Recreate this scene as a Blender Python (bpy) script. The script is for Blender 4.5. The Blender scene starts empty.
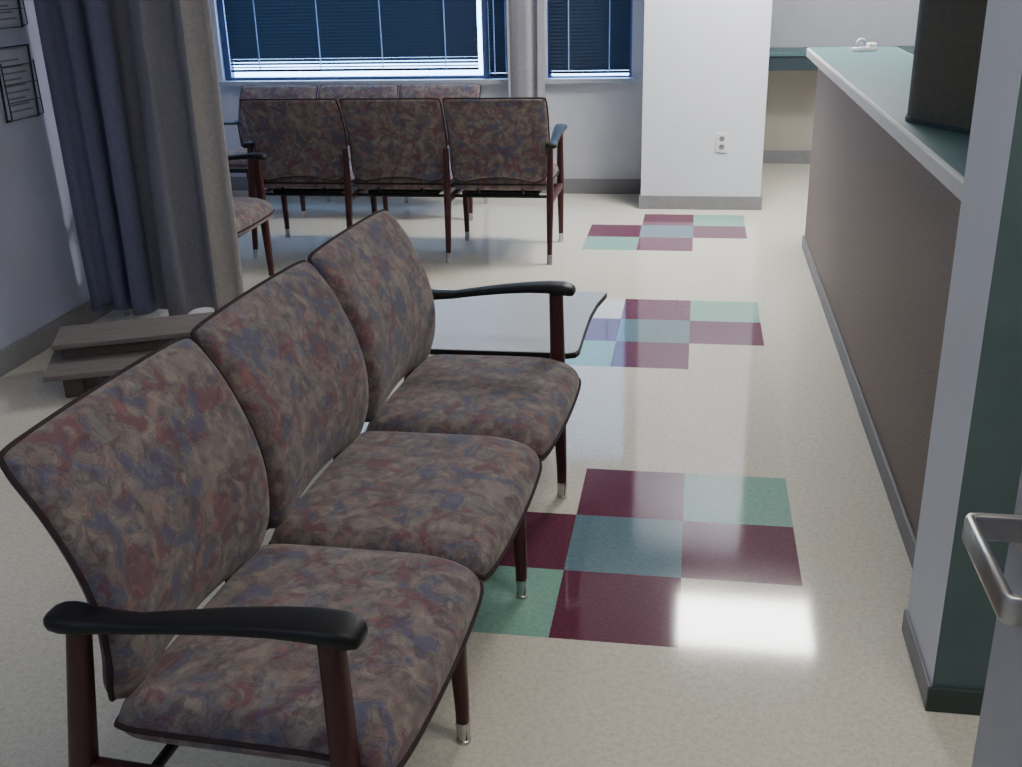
import bpy, bmesh, math, random
from mathutils import Matrix, Vector, Euler
random.seed(4)
T=0.3048
C=bpy.context.scene.collection

# ------------------------------------------------------------------ materials
def s2l(c):
    return tuple(((v/255)/12.92 if v/255<=0.04045 else ((v/255+0.055)/1.055)**2.4) for v in c)+(1.0,)
def newmat(name):
    m=bpy.data.materials.new(name); m.use_nodes=True
    nt=m.node_tree; return m,nt,nt.nodes["Principled BSDF"]
def node(nt,t,**kw):
    n=nt.nodes.new(t)
    for k,v in kw.items(): setattr(n,k,v)
    return n
def mixc(nt,fac,a,b,mode='MIX'):
    n=nt.nodes.new("ShaderNodeMix"); n.data_type='RGBA'; n.blend_type=mode
    for sock,v in ((n.inputs[0],fac),(n.inputs[6],a),(n.inputs[7],b)):
        if hasattr(v,"links") or isinstance(v,bpy.types.NodeSocket): nt.links.new(v,sock)
        else: sock.default_value=v
    return n.outputs[2]
def coords(nt,rand=False):
    tc=node(nt,"ShaderNodeTexCoord"); out=tc.outputs["Object"]
    if rand:
        oi=node(nt,"ShaderNodeObjectInfo"); vm=node(nt,"ShaderNodeVectorMath",operation='SCALE')
        cx=node(nt,"ShaderNodeCombineXYZ"); 
        for i in range(3): nt.links.new(oi.outputs["Random"],cx.inputs[i])
        nt.links.new(cx.outputs[0],vm.inputs[0]); vm.inputs["Scale"].default_value=17.3
        va=node(nt,"ShaderNodeVectorMath",operation='ADD'); nt.links.new(out,va.inputs[0]); nt.links.new(vm.outputs[0],va.inputs[1]); out=va.outputs[0]
    return out
def noise(nt,vec,scale,detail=2,off=0.0,dist=0.0,rough=.5):
    if off:
        va=node(nt,"ShaderNodeVectorMath",operation='ADD'); nt.links.new(vec,va.inputs[0]); va.inputs[1].default_value=(off,off*1.7,off*.6); vec=va.outputs[0]
    n=node(nt,"ShaderNodeTexNoise"); nt.links.new(vec,n.inputs["Vector"]); n.inputs["Scale"].default_value=scale
    n.inputs["Detail"].default_value=detail; n.inputs["Distortion"].default_value=dist; n.inputs["Roughness"].default_value=rough
    return n.outputs[0]
def ramp(nt,fac,stops,interp='LINEAR'):
    r=node(nt,"ShaderNodeValToRGB"); nt.links.new(fac,r.inputs[0]); cr=r.color_ramp; cr.interpolation=interp
    while len(cr.elements)<len(stops): cr.elements.new(0.5)
    for e,(p,c) in zip(cr.elements,stops): e.position=p; e.color=c if len(c)==4 else (*c,1)
    return r.outputs[0]
BW=lambda a:(a,a,a,1)
def simple(name,rgb,rough=.6,spec=.4,metal=0,var=.06,scale=40,bump=0,aniso=None,trans=0):
    m,nt,b=newmat(name); c=s2l(rgb); v=coords(nt)
    if aniso:
        mp=node(nt,"ShaderNodeMapping"); nt.links.new(v,mp.inputs[0]); mp.inputs["Scale"].default_value=aniso; v=mp.outputs[0]
    n=noise(nt,v,scale,3)
    lo=tuple(x*(1-var*2) for x in c[:3])+(1,); hi=tuple(min(1,x*(1+var*2)) for x in c[:3])+(1,)
    nt.links.new(ramp(nt,n,[(.3,lo),(.7,hi)]),b.inputs["Base Color"])
    b.inputs["Roughness"].default_value=rough; b.inputs["Specular IOR Level"].default_value=spec; b.inputs["Metallic"].default_value=metal
    if bump:
        bp=node(nt,"ShaderNodeBump"); bp.inputs["Strength"].default_value=bump; bp.inputs["Distance"].default_value=.002; nt.links.new(n,bp.inputs["Height"]); nt.links.new(bp.outputs[0],b.inputs["Normal"])
    if trans:
        t=node(nt,"ShaderNodeBsdfTranslucent"); t.inputs[0].default_value=(.5,.7,1,1); mx=node(nt,"ShaderNodeMixShader"); mx.inputs[0].default_value=trans
        nt.links.new(b.outputs[0],mx.inputs[1]); nt.links.new(t.outputs[0],mx.inputs[2]); nt.links.new(mx.outputs[0],nt.nodes["Material Output"].inputs[0])
    return m
def tilemat(name,rgb,fleck,rough=.062):
    m,nt,b=newmat(name); v=coords(nt); c=s2l(rgb)
    n1=noise(nt,v,70,3,rough=.7); n2=noise(nt,v,150,2,off=5)
    col=ramp(nt,n1,[(.35,tuple(x*.84 for x in c[:3])+(1,)),(.6,c)])
    col=mixc(nt,ramp(nt,n2,[(.58,BW(0)),(.66,BW(.5))]),col,s2l(fleck))
    sx=node(nt,"ShaderNodeSeparateXYZ"); nt.links.new(v,sx.inputs[0])
    ms=[]
    for i in (0,1):
        d=node(nt,"ShaderNodeMath",operation='DIVIDE'); nt.links.new(sx.outputs[i],d.inputs[0]); d.inputs[1].default_value=T
        p=node(nt,"ShaderNodeMath",operation='PINGPONG'); nt.links.new(d.outputs[0],p.inputs[0]); p.inputs[1].default_value=.5
        l=node(nt,"ShaderNodeMath",operation='LESS_THAN'); nt.links.new(p.outputs[0],l.inputs[0]); l.inputs[1].default_value=.0025
        ms.append(l.outputs[0])
    mx=node(nt,"ShaderNodeMath",operation='MAXIMUM'); nt.links.new(ms[0],mx.inputs[0]); nt.links.new(ms[1],mx.inputs[1])
    sc=node(nt,"ShaderNodeMath",operation='MULTIPLY'); nt.links.new(mx.outputs[0],sc.inputs[0]); sc.inputs[1].default_value=.05
    col=mixc(nt,sc.outputs[0],col,(.05,.05,.05,1))
    nt.links.new(col,b.inputs["Base Color"])
    rr=ramp(nt,noise(nt,v,3,3),[(.3,BW(rough)),(.7,BW(rough+.02))]); nt.links.new(rr,b.inputs["Roughness"])
    b.inputs["Specular IOR Level"].default_value=.45
    return m
def fabricmat():
    m,nt,b=newmat("floral_fabric"); v=coords(nt,True)
    base=ramp(nt,noise(nt,v,30,3,dist=.6),[(.33,s2l((108,99,99))),(.5,s2l((130,120,116))),(.67,s2l((148,137,128)))])
    def layer(col,scale,off,lo,hi,color,amt=1,dist=.9,det=1.8):
        mk=ramp(nt,noise(nt,v,scale,det,off,dist),[(lo,BW(0)),(hi,BW(amt))]); return mixc(nt,mk,col,s2l(color))
    def band(col,scale,off,cen,wd,color,amt,dist=.9):
        mk=ramp(nt,noise(nt,v,scale,1.8,off,dist),[(cen-wd,BW(0)),(cen-wd*.2,BW(amt)),(cen+wd*.2,BW(amt)),(cen+wd,BW(0))]); return mixc(nt,mk,col,s2l(color))
    c=layer(base,17,3.3,.56,.62,(116,76,86),.8)
    c=band(c,17,3.3,.54,.03,(88,76,84),.45)
    c=layer(c,30,6.3,.59,.65,(148,108,104),.55)
    c=layer(c,16,14.7,.575,.635,(86,90,116),.8)
    c=band(c,16,14.7,.56,.028,(80,74,88),.45)
    c=layer(c,34,21.2,.60,.66,(114,118,130),.5)
    c=layer(c,26,33.1,.60,.66,(84,72,80),.5)
    w=noise(nt,v,420,1)
    c=mixc(nt,ramp(nt,w,[(.3,BW(.3)),(.6,BW(0))]),c,s2l((70,63,67)))
    nt.links.new(c,b.inputs["Base Color"]); b.inputs["Roughness"].default_value=.9; b.inputs["Specular IOR Level"].default_value=.15
    b.inputs["Sheen Weight"].default_value=.2
    bp=node(nt,"ShaderNodeBump"); bp.inputs["Strength"].default_value=.3; bp.inputs["Distance"].default_value=.002
    nt.links.new(w,bp.inputs["Height"]); nt.links.new(bp.outputs[0],b.inputs["Normal"])
    return m
def emis(name,col,st):
    m,nt,b=newmat(name); nt.nodes.remove(b); e=node(nt,"ShaderNodeEmission"); e.inputs[0].default_value=(*col,1); e.inputs[1].default_value=st
    nt.links.new(e.outputs[0],nt.nodes["Material Output"].inputs[0]); return m

M=dict(
 cream=tilemat("vinyl_cream",(231,226,210),(196,186,166)),
 maroon=tilemat("vinyl_maroon",(112,60,82),(136,90,108)),
 green=tilemat("vinyl_green",(144,190,174),(174,208,194)),
 teal=tilemat("vinyl_teal",(108,136,148),(138,162,168)),
 fabric=fabricmat(),
 piping=simple("fabric_piping",(66,56,58),.9,.1),  # darker than the fabric, paints in shade along the cushion edges
 wood=simple("cherry_wood",(70,34,34),.42,.4,0,.12,12,0,(8,8,1)),
 black=simple("black_plastic",(22,22,26),.5,.4,0,.03,30),
 metal=simple("brushed_metal",(190,188,186),.35,.5,1,.04,60),
 wall=simple("wall_paint",(196,198,206),.75,.25,0,.02,6),
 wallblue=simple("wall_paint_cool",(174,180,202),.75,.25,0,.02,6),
 column=simple("column_paint",(222,226,236),.7,.3,0,.01,6),
 beige=simple("wall_beige",(176,170,158),.8,.2,0,.02,6),
 greenp=simple("dark_green_paint",(84,104,104),.5,.4,0,.04,10),
 base=simple("vinyl_baseboard",(134,134,138),.5,.4,0,.03,20),
 dbase=simple("dark_baseboard",(56,70,68),.5,.4,0,.03,20),
 ceil=simple("ceiling_tile",(225,225,225),.9,.1,0,.03,80),
 lam=simple("taupe_laminate",(140,125,120),.6,.2,0,.14,150),
 ctop=simple("teal_laminate",(84,116,120),.4,.35,0,.05,150),
 edge=simple("light_edge_band",(210,210,208),.4,.4,0,.02,40),
 curt_shade=simple("curtain_greyblue_shaded",(118,121,148),.85,.15,0,.04,60),  # same curtain cloth, darkened to paint in the shade of the folds
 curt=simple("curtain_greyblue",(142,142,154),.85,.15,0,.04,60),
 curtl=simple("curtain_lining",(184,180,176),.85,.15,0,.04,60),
 curtp=simple("curtain_pale_grey",(154,154,160),.85,.15,0,.04,60),
 slat=simple("blind_slat",(28,34,44),.55,.3,0,.05,30,trans=.006),
 dteal=simple("dark_teal_apron",(52,68,76),.5,.4,0,.05,30),
 cord=simple("blind_cord",(200,215,230),.6,.3,0,.02,30,trans=.4),
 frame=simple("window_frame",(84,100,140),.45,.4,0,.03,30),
 sill=simple("window_sill",(170,174,182),.4,.4,0,.02,30),
 tabletop=simple("grey_laminate",(222,225,226),.28,.4,0,.02,80),
 lwood=simple("worn_wood",(126,120,118),.65,.25,0,.06,9,0,(1,9,9)),
 dark=simple("dark_housing",(92,90,82),.6,.3,0,.05,40),
 paper=simple("paper",(176,182,200),.8,.2,0,.03,20),
 ink=simple("grey_lines",(122,128,148),.8,.2,0,.03,20),
 wire=simple("dark_wire",(44,46,56),.5,.4,0,.03,20),
 door=simple("door_paint",(170,172,180),.45,.4,0,.02,20),
 white=simple("white_plastic",(230,230,228),.4,.4,0,.01,20),
 lamp=emis("ceiling_panel",(1.0,.985,.96),72.0),
 lamp2=emis("ceiling_panel_b",(1.0,.93,.84),10.0),
 fill_cool=emis("fill_panel_cool",(.70,.81,1.0),12.0),  # emission of the added cool fill panel
)
# ------------------------------------------------------------------ mesh helpers
class MB:
    def __init__(s): s.v=[];s.f=[];s.m=[]
    def add(s,vs,fs,mi=0):
        o=len(s.v); s.v+= [tuple(v) for v in vs]; s.f+=[tuple(i+o for i in f) for f in fs]; s.m+=[mi]*len(fs)
    def box(s,a,b,mi=0,fm=None):
        x0,y0,z0=a;x1,y1,z1=b
        vs=[(x0,y0,z0),(x1,y0,z0),(x1,y1,z0),(x0,y1,z0),(x0,y0,z1),(x1,y0,z1),(x1,y1,z1),(x0,y1,z1)]
        fs=[(0,3,2,1),(4,5,6,7),(0,1,5,4),(1,2,6,5),(2,3,7,6),(3,0,4,7)] # bottom top -y +x +y -x
        o=len(s.v); s.v+=vs; s.f+=[tuple(i+o for i in f) for f in fs]
        s.m+= fm if fm else [mi]*6
    def bbox(s,a,b,bev=.004,mi=0,seg=2):
        bm=bmesh.new(); r=bmesh.ops.create_cube(bm,size=1)
        for v in bm.verts: v.co=Vector([a[i]+(v.co[i]+.5)*(b[i]-a[i]) for i in range(3)])
        bmesh.ops.bevel(bm,geom=bm.edges[:],offset=bev,segments=seg,affect='EDGES',profile=.5)
        bm.verts.index_update(); s.add([v.co[:] for v in bm.verts],[[v.index for v in f.verts] for f in bm.faces],mi); bm.free()
    def loft(s,rings,mi=0,closed=False,cap=True):
        n=len(rings[0]); o=len(s.v)
        for r in rings: s.v+=[tuple(p) for p in r]
        k=len(rings)
        for i in range(k if closed else k-1):
            for j in range(n):
                a=o+i*n+j;b=o+i*n+(j+1)%n;c=o+((i+1)%k)*n+(j+1)%n;d=o+((i+1)%k)*n+j
                s.f.append((a,b,c,d)); s.m.append(mi)
        if cap and not closed:
            s.f.append(tuple(o+j for j in range(n))[::-1]); s.f.append(tuple(o+(k-1)*n+j for j in range(n))); s.m+=[mi,mi]
    def tube(s,pts,r,n=10,mi=0,closed=False,sq=2.0,ry=None):
        pts=[Vector(p) for p in pts]; rings=[]; k=len(pts); up=None
        for i,p in enumerate(pts):
            if closed: t=pts[(i+1)%k]-pts[i-1]
            else: t=pts[min(i+1,k-1)]-pts[max(i-1,0)]
            t.normalize()
            if up is None: up=Vector((0,0,1)) if abs(t.z)<.9 else Vector((0,1,0))
            a=t.cross(up).normalized(); b2=a.cross(t).normalized(); up=b2
            rr=r[i] if isinstance(r,(list,tuple)) else r
            r2=(ry[i] if isinstance(ry,(list,tuple)) else ry) if ry is not None else rr
            ring=[]
            for j in range(n):
                th=2*math.pi*(j+.5)/n; c,sn=math.cos(th),math.sin(th)
                c=math.copysign(abs(c)**(2/sq),c); sn=math.copysign(abs(sn)**(2/sq),sn)
                ring.append(p+a*(rr*c)+b2*(r2*sn))
            rings.append(ring)
        s.loft(rings,mi,closed)
    def obj(s,name,mats,parent=None,smooth=False,loc=None):
        me=bpy.data.meshes.new(name); me.from_pydata(s.v,[],s.f); me.update()
        for m in mats: me.materials.append(M[m])
        for p,mi in zip(me.polygons,s.m): p.material_index=mi
        bm=bmesh.new(); bm.from_mesh(me); bmesh.ops.recalc_face_normals(bm,faces=bm.faces[:]); bm.to_mesh(me); bm.free()
        if smooth:
            for p in me.polygons: p.use_smooth=True
            try: me.set_sharp_from_angle(angle=math.radians(50))
            except Exception: pass
        o=bpy.data.objects.new(name,me); C.objects.link(o)
        if parent is not None: o.parent=parent
        if loc: o.location=loc
        return o
def tag(o,label=None,cat=None,group=None):
    if label: o["label"]=label
    if cat: o["category"]=cat
    if group: o["group"]=group
def empty(name,loc,rot=0,label=None,cat=None,group=None):
    e=bpy.data.objects.new(name,None); C.objects.link(e); e.empty_display_size=.1; e.location=loc; e.rotation_euler=(0,0,rot)
    tag(e,label,cat,group); return e
def struct(o,label=None):
    o["kind"]="structure"
    if label: o["label"]=label
    return o

# ------------------------------------------------------------------ room shell
pat={}
for r0 in (0,6,12):
    for (c,r),m in {(-1,2):1,(0,2):2,(-2,1):1,(-1,1):3,(0,1):1,(-2,0):2,(-1,0):1}.items(): pat[(c,r0+r)]=m
X0,X1,Y0,Y1=-12,8,-11,22
b=MB(); nx=X1-X0+1
b.v=[(x*T,y*T,0) for y in range(Y0,Y1+1) for x in range(X0,X1+1)]
for y in range(Y0,Y1):
    for x in range(X0,X1):
        i=(y-Y0)*nx+(x-X0); b.f.append((i,i+1,i+nx+1,i+nx)); b.m.append(pat.get((x,y),0))
floor=struct(b.obj("floor",["cream","maroon","green","teal"]),"cream speckled vinyl floor with burgundy, mint and teal tile clusters")
H=2.6
b=MB(); b.box((-3.7,-3.4,H),(2.4,6.6,H+.1)); struct(b.obj("ceiling",["ceil"]),"off-white ceiling")
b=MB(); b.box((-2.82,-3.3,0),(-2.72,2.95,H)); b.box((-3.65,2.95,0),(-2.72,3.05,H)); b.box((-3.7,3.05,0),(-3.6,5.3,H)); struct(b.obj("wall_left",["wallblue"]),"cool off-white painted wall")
b=MB(); y0,y1=5.2,5.36
b.box((-3.6,y0,0),(-.34,y1,.75)); b.box((-3.6,y0,2.1),(-.34,y1,H))
for xa,xb in ((-3.6,-3.3),(-1.2,-1.0),(-.44,-.34)): b.box((xa,y0,.75),(xb,y1,2.1))
struct(b.obj("wall_back",["wall"]),"off-white painted wall below the windows")
b=MB(); b.box((-.34,4.73,0),(.41,6.42,H)); struct(b.obj("wall_column",["column"]),"white painted square column")
b=MB(); b.box((.41,6.42,0),(2.3,6.52,.85)); b.m=[1]*6; b.box((.41,6.42,.85),(2.3,6.52,H)); struct(b.obj("wall_recess",["wall","beige"]),"off-white wall with beige lower part")
b=MB(); b.box((2.2,.14,0),(2.3,6.42,H)); struct(b.obj("wall_right",["wall"]),"off-white wall behind the reception area")
b=MB(); b.box((.525,-.15,0),(2.3,.14,H),fm=[0,0,1,0,0,0]); struct(b.obj("wall_end",["column","greenp"]),"white wall end with a dark green face")
b=MB(); b.box((2.2,-3.3,0),(2.3,-.15,H)); struct(b.obj("wall_entry",["wall"]),"off-white wall")
b=MB(); b.box((-2.72,-3.35,0),(2.3,-3.25,H)); struct(b.obj("wall_front",["wall"]),"off-white wall")
def bb(name,segs,mat="base",h=.1):
    b=MB()
    for s in segs: b.bbox((*s[:2],0),(*s[2:],h),.003)
    struct(b.obj(name,[mat]),"grey vinyl baseboard")
bb("baseboard_left",[(-2.72,-3.2,-2.708,2.95)])
bb("baseboard_back",[(-3.6,5.188,-.34,5.2)])
bb("baseboard_column",[(-.352,4.718,.422,4.73),(-.352,4.73,-.34,5.188),(.41,4.73,.422,6.40)],h=.085)
bb("baseboard_recess",[(.422,6.408,2.2,6.42)])
bb("baseboard_end",[(.517,-.15,.525,.14)],h=.06)
bb("baseboard_entry",[(.517,-.158,2.2,-.15)],"dbase",h=.06)

# windows
def frame(b,x0,x1,z0,z1,w=.045,y0=5.24,y1=5.30,mi=0):
    b.box((x0,y0,z0),(x0+w,y1,z1),mi);b.box((x1-w,y0,z0),(x1,y1,z1),mi);b.box((x0+w,y0,z0),(x1-w,y1,z0+w*.4),mi);b.box((x0+w,y0,z1-w),(x1-w,y1,z1),mi)
b=MB(); frame(b,-3.3,-1.2,.77,2.1); b.box((-1.44,5.22,.77),(-1.395,5.30,2.1)); b.box((-3.34,5.15,.74),(-1.18,5.26,.77),1)
struct(b.obj("window_1",["frame","sill"]),"wide window with blue-lit metal frame and pale sill")
b=MB(); frame(b,-1.0,-.44,.77,2.1,.02); b.box((-1.02,5.15,.74),(-.40,5.26,.77),1)
struct(b.obj("window_2",["frame","sill"]),"narrow window with pale sill")
def blind(x0,x1,zb,label,openlow=5):
    e=empty("window_blind",((x0+x1)/2,5.2,zb),0,label,"blind","window blinds")
    hw=(x1-x0)/2; b=MB(); z=.03; k=0
    while zb+z<2.02:
        tl=math.radians(62 if k>=openlow else 20+42*k/openlow); w=.0127
        dy,dz=math.cos(tl)*w,math.sin(tl)*w
        b.add([(-hw,-dy,z-dz),(hw,-dy,z-dz),(hw,0,z+.0015),(-hw,0,z+.0015),(hw,dy,z+dz),(-hw,dy,z+dz)],[(0,1,2,3),(3,2,4,5)]); z+=.0225; k+=1
    b.obj("slats",["slat"],e)
    b=MB(); b.bbox((-hw,-.014,0),(hw,.014,.016),.004); b.obj("bottom_rail",["slat"],e)
    b=MB(); b.bbox((-hw,-.02,2.03-zb),(hw,.02,2.07-zb),.004); b.obj("head_rail",["slat"],e)
    n=max(2,round((x1-x0)/.45)); 
    for i in range(n):
        x=-hw+(i+.5)*2*hw/n; b=MB(); b.tube([(x,-.018,.01),(x,-.018,2.03-zb)],.004,6); b.obj("cord",["cord"],e)
blind(-3.23,-1.465,.83,"dark closed venetian blind with pale cords and light below",3)
blind(-1.39,-1.235,.79,"narrow dark venetian blind beside the curtain",0)
blind(-.988,-.452,.80,"dark closed venetian blind on the narrow window",0)

# curtains
def curtain(name,x0,x1,y,z0,z1,amp,nf,mf,mats,label,seed=1,flare=0,hem=.012,flat=0):
    rd=random.Random(seed); ph=[rd.uniform(0,6.28) for _ in range(6)]
    NX,NZ=nf*20,30; b=MB()
    for j in range(NZ+1):
        v=j/NZ; z=z1+(z0-z1)*v
        for i in range(NX+1):
            u=i/NX; x=x0+(x1-x0)*u+flare*(u-.5)*v
            a=amp*(.75+.25*v)*(1+.45*math.sin(u*7+ph[0]))*(1-flat*min(1,max(0,(u-.6)/.25)))
            uu=u+.035*math.sin(u*8+ph[4])+.012*math.sin(v*4+u*9+ph[5])
            yy=y+a*math.sin(uu*nf*2*math.pi+ph[1]+.8*math.sin(u*9+ph[2])+.35*math.sin(v*3+u*5))+.28*a*math.sin(uu*nf*5.3+ph[3]+v*2.2)
            x+=.3*a*math.cos(uu*nf*4*math.pi+ph[1])*min(1,u*12)*(1 if i<NX else 0)
            q=max(0,(v-.9)/.1)
            b.v.append((x,yy,z+q*(hem*math.sin(u*11+ph[3])+hem*.6*math.sin(u*23+ph[2]))))
    for j in range(NZ):
        for i in range(NX):
            k=j*(NX+1)+i; b.f.append((k,k+1,k+NX+2,k+NX+1)); b.m.append(mf(i/NX,j/NZ))
    e=empty(name,((x0+x1)/2,y,z0),0,label,"curtain")
    for k,v in enumerate(b.v): b.v[k]=(v[0]-(x0+x1)/2,v[1]-y,v[2]-z0)
    o=b.obj("drape",mats,e,True); md=o.modifiers.new("s","SOLIDIFY"); md.thickness=.003
    b=MB(); hh=z1-z0
    b.tube([(x0-(x0+x1)/2-.01,0,hh+.012),(x1-(x0+x1)/2+.05,0,hh+.012)],.01,10); b.obj("curtain_rod",["metal"],e,True)
    return e
curtain("curtain",-2.685,-1.93,2.12,.075,2.5,.048,5,lambda u,v:0 if u<.42 else (1 if u<.84 else 2),["curt_shade","curt","curtl"],"long grey-blue pleated curtain with pale lined edge near the floor",5,.0,.014,.55)  # left part takes the darker colour as painted shade; right edge is lining
curtain("curtain",-1.25,-1.0,5.09,.60,2.3,.014,2,lambda u,v:0,["curtp"],"short pale grey pleated curtain between the two windows",8,0)

# ------------------------------------------------------------------ bench
def pad(b,w,d,th,crown,place,N=26,pipe=.005,thb=None,corner=.03,cb=None):
    """closed cushion in (s,t) square, place(s*w/2, t*d/2, h)->xyz"""
    thb=th if thb is None else thb; cb=corner if cb is None else cb
    def uv(i):
        a=-1+2*i/N; return math.copysign(1-(1-abs(a))**1.9,a)
    def out(s,t):
        c=cb if t<0 else corner; ex=12 if t>0 or cb==corner else 6
        return s*(1-c*abs(t)**ex)*w/2, t*(1-c*abs(s)**ex)*d/2
    def P(s,t,side):
        e=max(0,(1-abs(s)**14))*max(0,(1-abs(t)**14)); h=e**.4
        cr=crown*(1-s*s)*(1-t*t); x,y=out(s,t)
        return place(x,y,(th/2*h+cr) if side>0 else -(thb/2*h))
    for side in (1,-1):
        o=len(b.v)
        for j in range(N+1):
            for i in range(N+1): b.v.append(tuple(P(uv(i),uv(j),side)))
        for j in range(N):
            for i in range(N):
                k=o+j*(N+1)+i; b.f.append((k,k+1,k+N+2,k+N+1)); b.m.append(0)
    pts=[]; K=28
    for q in range(4):
        for k in range(K):
            a=-1+2*k/K; a=math.copysign(1-(1-abs(a))**1.4,a)
            s,t=[(a,-1),(1,a),(-a,1),(-1,-a)][q]
            x,y=out(s,t)
            pts.append(place(x*1.003,y*1.003,0))
    b.tube(pts,pipe,6,1,closed=True)
P_=.548
PZ=[.415,.46,.52,.60,.68,.77,.858]; PX=[-.395,-.380,-.366,-.366,-.386,-.427,-.480]
def prof(v):
    z=PZ[0]+(PZ[-1]-PZ[0])*v
    for i in range(6):
        if z<=PZ[i+1] or i==5:
            t=(z-PZ[i])/(PZ[i+1]-PZ[i]); p0,p1,p2,p3=PX[max(i-1,0)],PX[i],PX[i+1],PX[min(i+2,6)]
            return .5*((2*p1)+(-p0+p2)*t+(2*p0-5*p1+4*p2-p3)*t*t+(-p0+3*p1-3*p2+p3)*t**3),z
def bench(n,loc,rot,label,zs=1.0):
    e=empty("waiting_bench",loc,rot,label,"bench","matching waiting room benches"); L=n*P_
    if zs!=1: e.scale=(1,1,zs)
    for k in range(n):
        yc=(k+.5)*P_
        b=MB()
        def pl(x,y,h):
            u=(y+.23)/.46; X=-.395+.46*u; Z=.402+.012*u-.03*max(0,(u-.7)/.3)**2
            X+=.012*(1-(x/.27)**2)*max(0,u-.5)*2-.006
            return (X,x*(1-.015*(1-u)),Z+h)
        pad(b,.536,.46,.092,.009,pl,thb=.078)
        o=b.obj("seat",["fabric","piping"],e,True); o.location=(0,yc,0)
        b=MB()
        def pb(x,y,h):
            v=(y+.24)/.48; X,Z=prof(min(1,max(0,v)))
            X2,Z2=prof(min(1,max(0,v)+.02)); X1_,Z1_=prof(min(1,max(0,v))-.02); dx,dz=X2-X1_,Z2-Z1_; l=math.hypot(dx,dz)
            nx,nz=dz/l,-dx/l
            X+=.010*(x/.26)**2
            Z+=.03*max(0,1-(x/.19)**2)*max(0,1-v*2.5)**2
            return (X+nx*(h)-.028,x*(1-.02*(1-v)),Z+nz*h)
        pad(b,.532,.48,.062,.002,pb,thb=.052,corner=.02,cb=.09)
        o=b.obj("backrest",["fabric","piping"],e,True); o.location=(0,yc,0)
        b=MB()
        b.bbox((-.34,-.2,.335),(.0,.2,.352),.003)
        for yy in (-.12,.12): b.tube([(-.33,yy,.344),(-.39,yy,.37),(-.395,yy,.46)],.008,8)
        o=b.obj("seat_support",["black"],e,True); o.location=(0,yc,0)
    for k in range(n+1):
        y=k*P_; end=k in(0,n)
        top=.63 if end else .35
        b=MB(); b.tube([(.0,0,.0),(.0,0,.09),(-.008,0,.35),(-.012,0,top)],[.012,.014,.021,.019],12,sq=3.2,ry=[.012,.014,.019,.017])
        o=b.obj("leg",["wood"],e,True); o.location=(0,y,0)
        b=MB(); b.tube([(0,0,0),(0,0,.006),(0,0,.008),(0,0,.05)],[.016,.016,.0135,.0155],14); f=b.obj("ferrule",["metal"],o,True); f["label"]="brushed metal leg tip"
        tt=.61 if end else .60; tx=-.41 if end else -.445
        b=MB()
        b.tube([(-.50,0,0),(-.487,0,.09),(-.455,0,.33),(tx,0,tt)],[.012,.014,.021,.018],12,sq=3.2,ry=[.012,.014,.019,.013])
        o=b.obj("leg",["wood"],e,True); o.location=(0,y,0)
        b=MB(); b.tube([(-.50,0,0),(-.499,0,.006),(-.499,0,.008),(-.492,0,.05)],[.016,.016,.0135,.0155],14); f=b.obj("ferrule",["metal"],o,True); f["label"]="brushed metal leg tip"
        b=MB(); b.tube([(-.45,0,.325),(-.01,0,.325)],.016,8,sq=4,ry=.016)
        o=b.obj("side_rail",["wood"],e,True); o.location=(0,y,0)
        if end:
            b=MB(); xs=[-.452,-.449,-.440,-.424,-.392,-.36,-.31,-.245,-.165,-.09,-.035,.005,.025,.036,.040]
            zz=[.610,.610,.610,.610,.610,.611,.614,.625,.637,.645,.648,.646,.643,.640,.639]
            ww=[.014,.022,.028,.031,.029,.023,.021,.024,.028,.031,.033,.033,.030,.024,.016]
            hh=[.006,.011,.014,.015,.014,.012,.010,.010,.011,.012,.014,.016,.015,.012,.006]
            b.loft([[(x,w*math.copysign(abs(math.cos(a))**.7,math.cos(a)),z+h*math.copysign(abs(math.sin(a))**.6,math.sin(a))) for a in [2*math.pi*j/20 for j in range(20)]] for x,z,w,h in zip(xs,zz,ww,hh)])
            o=b.obj("armrest",["black"],e,True); o.location=(0,y+( -.006 if k==0 else .006),0)
    b=MB(); b.tube([(-.03,0,.325),(-.03,L,.325)],.012,8,sq=4,ry=.013); b.obj("long_rail",["black"],e,True)
    b=MB(); b.tube([(-.34,0,.328),(-.34,L,.328)],.008,8,sq=4,ry=.008); b.obj("long_rail",["black"],e,True)
    return e
bench(3,(-.465,-.925,0),-.064,"three-seat bench in muted floral fabric with black armrests")
bench(3,(-.745,3.83,0),math.pi/2,"three-seat floral bench facing the windows, seen from behind")
bench(3,(-3.02,4.34,0),-math.pi/2,"three-seat floral bench standing against the window wall",.9)
bench(1,(-2.10,2.29,0),0,"single floral armchair beside the long grey curtain")

# ------------------------------------------------------------------ side table
e=empty("side_table",(-.60,1.12,0),0,"low square table with glossy pale top and black edge","table")
out=[(-.31,.31),(0,.315),(.29,.322),(.312,.318),(.312,.30),(.292,.18),(.282,.05),(.280,-.1),(.280,-.28),(.272,-.305),(.25,-.315),(-.1,-.318),(-.29,-.315),(-.315,-.29),(-.32,0),(-.32,.28)]
b=MB(); b.loft([[(x*.985,y*.985,.404) for x,y in out],[(x,y,.407) for x,y in out],[(x,y,.419) for x,y in out],[(x*.99,y*.99,.4215) for x,y in out]]); b.obj("edge_band",["black"],e)
b=MB(); b.loft([[(x*.985,y*.985,.4205) for x,y in out],[(x*.985,y*.985,.4235) for x,y in out]]); b.obj("tabletop",["tabletop"],e)
b=MB(); b.tube([(-.08,0,.02),(-.08,0,.385),(-.08,0,.404)],[.03,.03,.09],16); b.obj("pedestal",["black"],e,True)
b=MB(); b.tube([(-.08,0,0),(-.08,0,.012),(-.08,0,.024)],[.16,.16,.05],28); b.obj("base",["black"],e,True)

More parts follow.
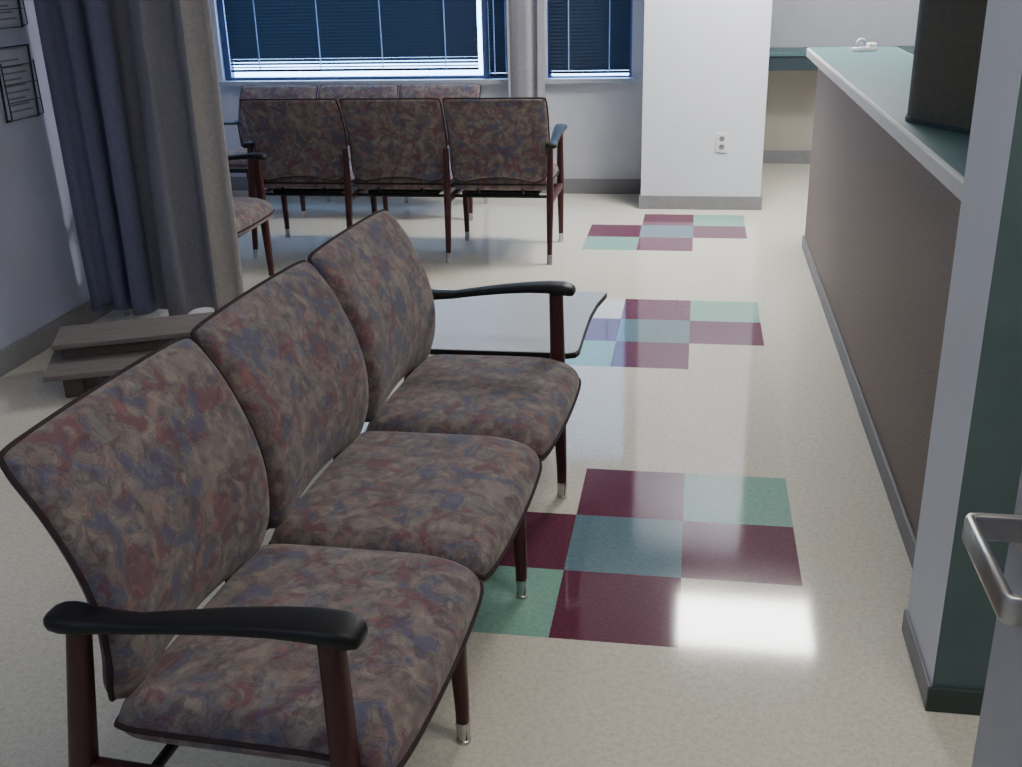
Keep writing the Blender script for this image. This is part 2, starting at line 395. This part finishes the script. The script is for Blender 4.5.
# low wooden table under the curtain
e=empty("low_wooden_table",(-2.36,1.23,0),math.radians(24),"low two-tier worn wooden table on dark block feet","table")
b=MB(); b.bbox((0,0,.082),(.82,.42,.103),.003); b.obj("lower_board",["lwood"],e)
b=MB(); b.bbox((.02,.17,.148),(.79,.42,.168),.003); b.obj("tabletop",["lwood"],e)
b=MB(); b.bbox((.05,.19,.103),(.74,.4,.148),.003); b.obj("spacer",["dark"],e)
for x,y in ((.06,.03),(.70,.03),(.06,.34),(.70,.34)):
    b=MB(); b.bbox((x,y,0),(x+.07,y+.06,.083),.005); b.obj("foot",["dark"],e)

# ------------------------------------------------------------------ reception counter
e=empty("reception_counter",(.6,.15,0),0,"long reception counter with speckled grey-brown laminate front","counter")
b=MB(); b.bbox((0,0.0,.0),(.35,3.62,.995),.003); b.obj("front_panel",["lam"],e)
b=MB(); b.bbox((-.010,0,0),(0,3.632,.07),.003); b.bbox((-.010,3.62,0),(.35,3.632,.07),.003); b.obj("baseboard",["base"],e)
e=empty("countertop",(.55,.145,.995),0,"teal-green laminate countertop with pale rounded edge","countertop")
W_,L_=.45,3.80; r=.05
out=[(0,0),(W_,0),(W_,L_)]+[(r-r*math.sin(a),L_-r+r*math.cos(a)) for a in [math.radians(15*i) for i in range(7)]]
ins=lambda d:[(min(max(x,d),W_-d),min(max(y,d),L_-d)) for x,y in out]
b=MB(); b.loft([[(x,y,.0) for x,y in ins(.004)],[(x,y,.006) for x,y in out],[(x,y,.038) for x,y in out],[(x,y,.044) for x,y in ins(.005)]]); b.obj("edge_band",["edge"],e)
b=MB(); b.loft([[(x,y,.043) for x,y in ins(.012)],[(x,y,.0455) for x,y in ins(.012)]]); b.obj("laminate_top",["ctop"],e)
e=empty("equipment_cabinet",(.545,1.20,1.0408),math.atan2(-.894,.447),"tall dark rounded equipment cabinet standing on the countertop","cabinet")
b=MB(); out=[]; R_=.125
for cx,cy,a0 in ((R_,R_,180),(.5-R_,R_,270),(.5-R_,.26-R_,0),(R_,.26-R_,90)):
    for k in range(10):
        a=math.radians(a0+10*k); out.append((cx+R_*math.cos(a),cy+R_*math.sin(a)))
b.loft([[(x,y,.012) for x,y in out],[(x,y,.60) for x,y in out]]); b.obj("housing",["dark"],e,True)
b=MB(); b.loft([[(x+(x-.25)*.02,y+(y-.13)*.03,0.0) for x,y in out],[(x+(x-.25)*.02,y+(y-.13)*.03,.014) for x,y in out]]); b.obj("base",["dteal"],e,True)
e=empty("tape_dispenser",(.80,3.62,1.0405),.4,"small white tape dispenser on the teal countertop","tape dispenser")
b=MB(); b.bbox((-.06,-.02,0),(.06,.02,.022),.005); b.bbox((.02,-.02,.018),(.058,.02,.04),.006); b.obj("body",["white"],e,True)
b=MB(); b.tube([(-.02+.022*math.cos(a),0,.036+.022*math.sin(a)) for a in [i*math.pi/8 for i in range(16)]],.007,8,closed=True,ry=.01); b.obj("tape_roll",["paper"],e,True)

e=empty("wall_desk",(.43,6.0,.70),0,"dark teal wall-hung worktop in the recess","desk")
b=MB(); b.bbox((0,0,.03),(1.5,.41,.13),.004); b.obj("apron",["dteal"],e)
b=MB(); b.bbox((0,-.02,.13),(1.5,.41,.16),.004); b.obj("worktop",["ctop"],e)

e=empty("wall_outlet",(.155,4.73,.42),0,"white double power outlet on the column","outlet")
b=MB(); b.bbox((-.037,-.007,-.06),(.037,0,.06),.003); b.obj("cover_plate",["white"],e)
for z in (-.025,.025):
    b=MB(); b.tube([(0,-.0065,z),(0,-.0095,z)],.017,20); b.box((-.008,-.0105,z-.002),(-.005,-.0094,z+.01),1); b.box((.005,-.0105,z-.002),(.008,-.0094,z+.01),1); b.obj("socket",["base","black"],e)

def rack(y0,y1,z0,z1,label):
    e=empty("brochure_rack",(-2.72,(y0+y1)/2,z0),0,label,"brochure rack","wall brochure racks"); hy=(y1-y0)/2; h=z1-z0
    b=MB(); b.tube([(.012,-hy,0),(.012,hy,0),(.02,hy,h),(.02,-hy,h)],.0045,8,closed=True)
    for k in range(1,4): b.tube([(.03,-hy,h*k/4),(.03,hy,h*k/4)],.0018,6)
    for s in (-1,1): b.tube([(.012,s*hy,.002),(.036,s*hy,.01),(.032,s*hy,h*.8)],.003,6)
    b.obj("wire_frame",["wire"],e,True)
    b=MB(); b.box((.004,-hy+.012,.012),(.011,hy-.012,h-.012)); 
    for k in range(9):
        z=.03+k*(h-.06)/9; b.box((.011,-hy+.03,z),(.0125,hy-.03-.02*(k%3),z+.007),1)
    b.obj("leaflet",["paper","ink"],e)
rack(1.82,2.04,.95,1.23,"wire brochure rack with lined leaflets on the wall")
rack(1.82,2.04,1.30,1.58,"upper wire brochure rack with leaflets on the wall")

e=empty("door_1",(.335,-1.95,0),0); e["kind"]="structure"; e["label"]="pale grey door standing open with metal pull handle"
b=MB(); b.bbox((0,0,.012),(.045,.90,2.05),.002); b.obj("door_leaf",["door"],e)
b=MB(); zz=.95; y0,y1=.70,.85
pts=[(0,y0,zz),(-.047,y0,zz),(-.055,y0+.001,zz),(-.057,y0+.004,zz),(-.057,y1-.004,zz),(-.055,y1-.001,zz),(-.047,y1,zz),(0,y1,zz)]
b.tube(pts,.0055,12,sq=6,ry=.014)
for y in (y0,y1): b.tube([(0,y,zz),(-.006,y,zz)],.022,20)
b.obj("handle",["metal"],e,True)["label"]="brushed metal pull handle"

def panel(x0,x1,y0,y1,mat,label):
    e=empty("ceiling_light",((x0+x1)/2,(y0+y1)/2,H),0,label,"ceiling light","ceiling light panels"); hx,hy=(x1-x0)/2,(y1-y0)/2
    b=MB(); b.box((-hx,-hy,-.02),(hx,hy,-.012)); b.obj("diffuser",[mat],e)
    b=MB(); w=.03
    for a,c in (((-hx-w,-hy-w),(hx+w,-hy)),((-hx-w,hy),(hx+w,hy+w)),((-hx-w,-hy),(-hx,hy)),((hx,-hy),(hx+w,hy))): b.box((*a,-.03),(*c,0))
    b.obj("trim_frame",["white"],e)
panel(.0,.85,3.68,4.26,"lamp","recessed white ceiling light panel over the walkway")
panel(.0,1.2,-1.2,-.6,"lamp2","warm ceiling light panel near the doorway")
panel(1.1,1.7,2.2,3.4,"lamp2","ceiling light panel above the reception desk")
panel(-1.9,-1.3,-2.9,-2.3,"fill_cool","added cool fill light panel by the entrance")  # unseen panel, added as bluish fill for the left side

w=bpy.data.worlds.new("sky"); bpy.context.scene.world=w; w.use_nodes=True
bg=w.node_tree.nodes["Background"]; bg.inputs[0].default_value=(.30,.55,1.0,1); bg.inputs[1].default_value=14.0
p=(-0.0059,-2.1002,1.4853); r=Vector((.9860,.1652,-.0245)); u=Vector((-.0382,.3656,.9300)); r.normalize(); u=(u-r*u.dot(r)).normalized(); k=r.cross(u)
cd=bpy.data.cameras.new("camera"); cd.sensor_width=36; cd.lens=1062.8*36/1022; cd.clip_start=.05; cd.clip_end=60
co=bpy.data.objects.new("camera",cd); C.objects.link(co)
co.matrix_world=Matrix(((r.x,u.x,k.x,p[0]),(r.y,u.y,k.y,p[1]),(r.z,u.z,k.z,p[2]),(0,0,0,1)))
bpy.context.scene.camera=co
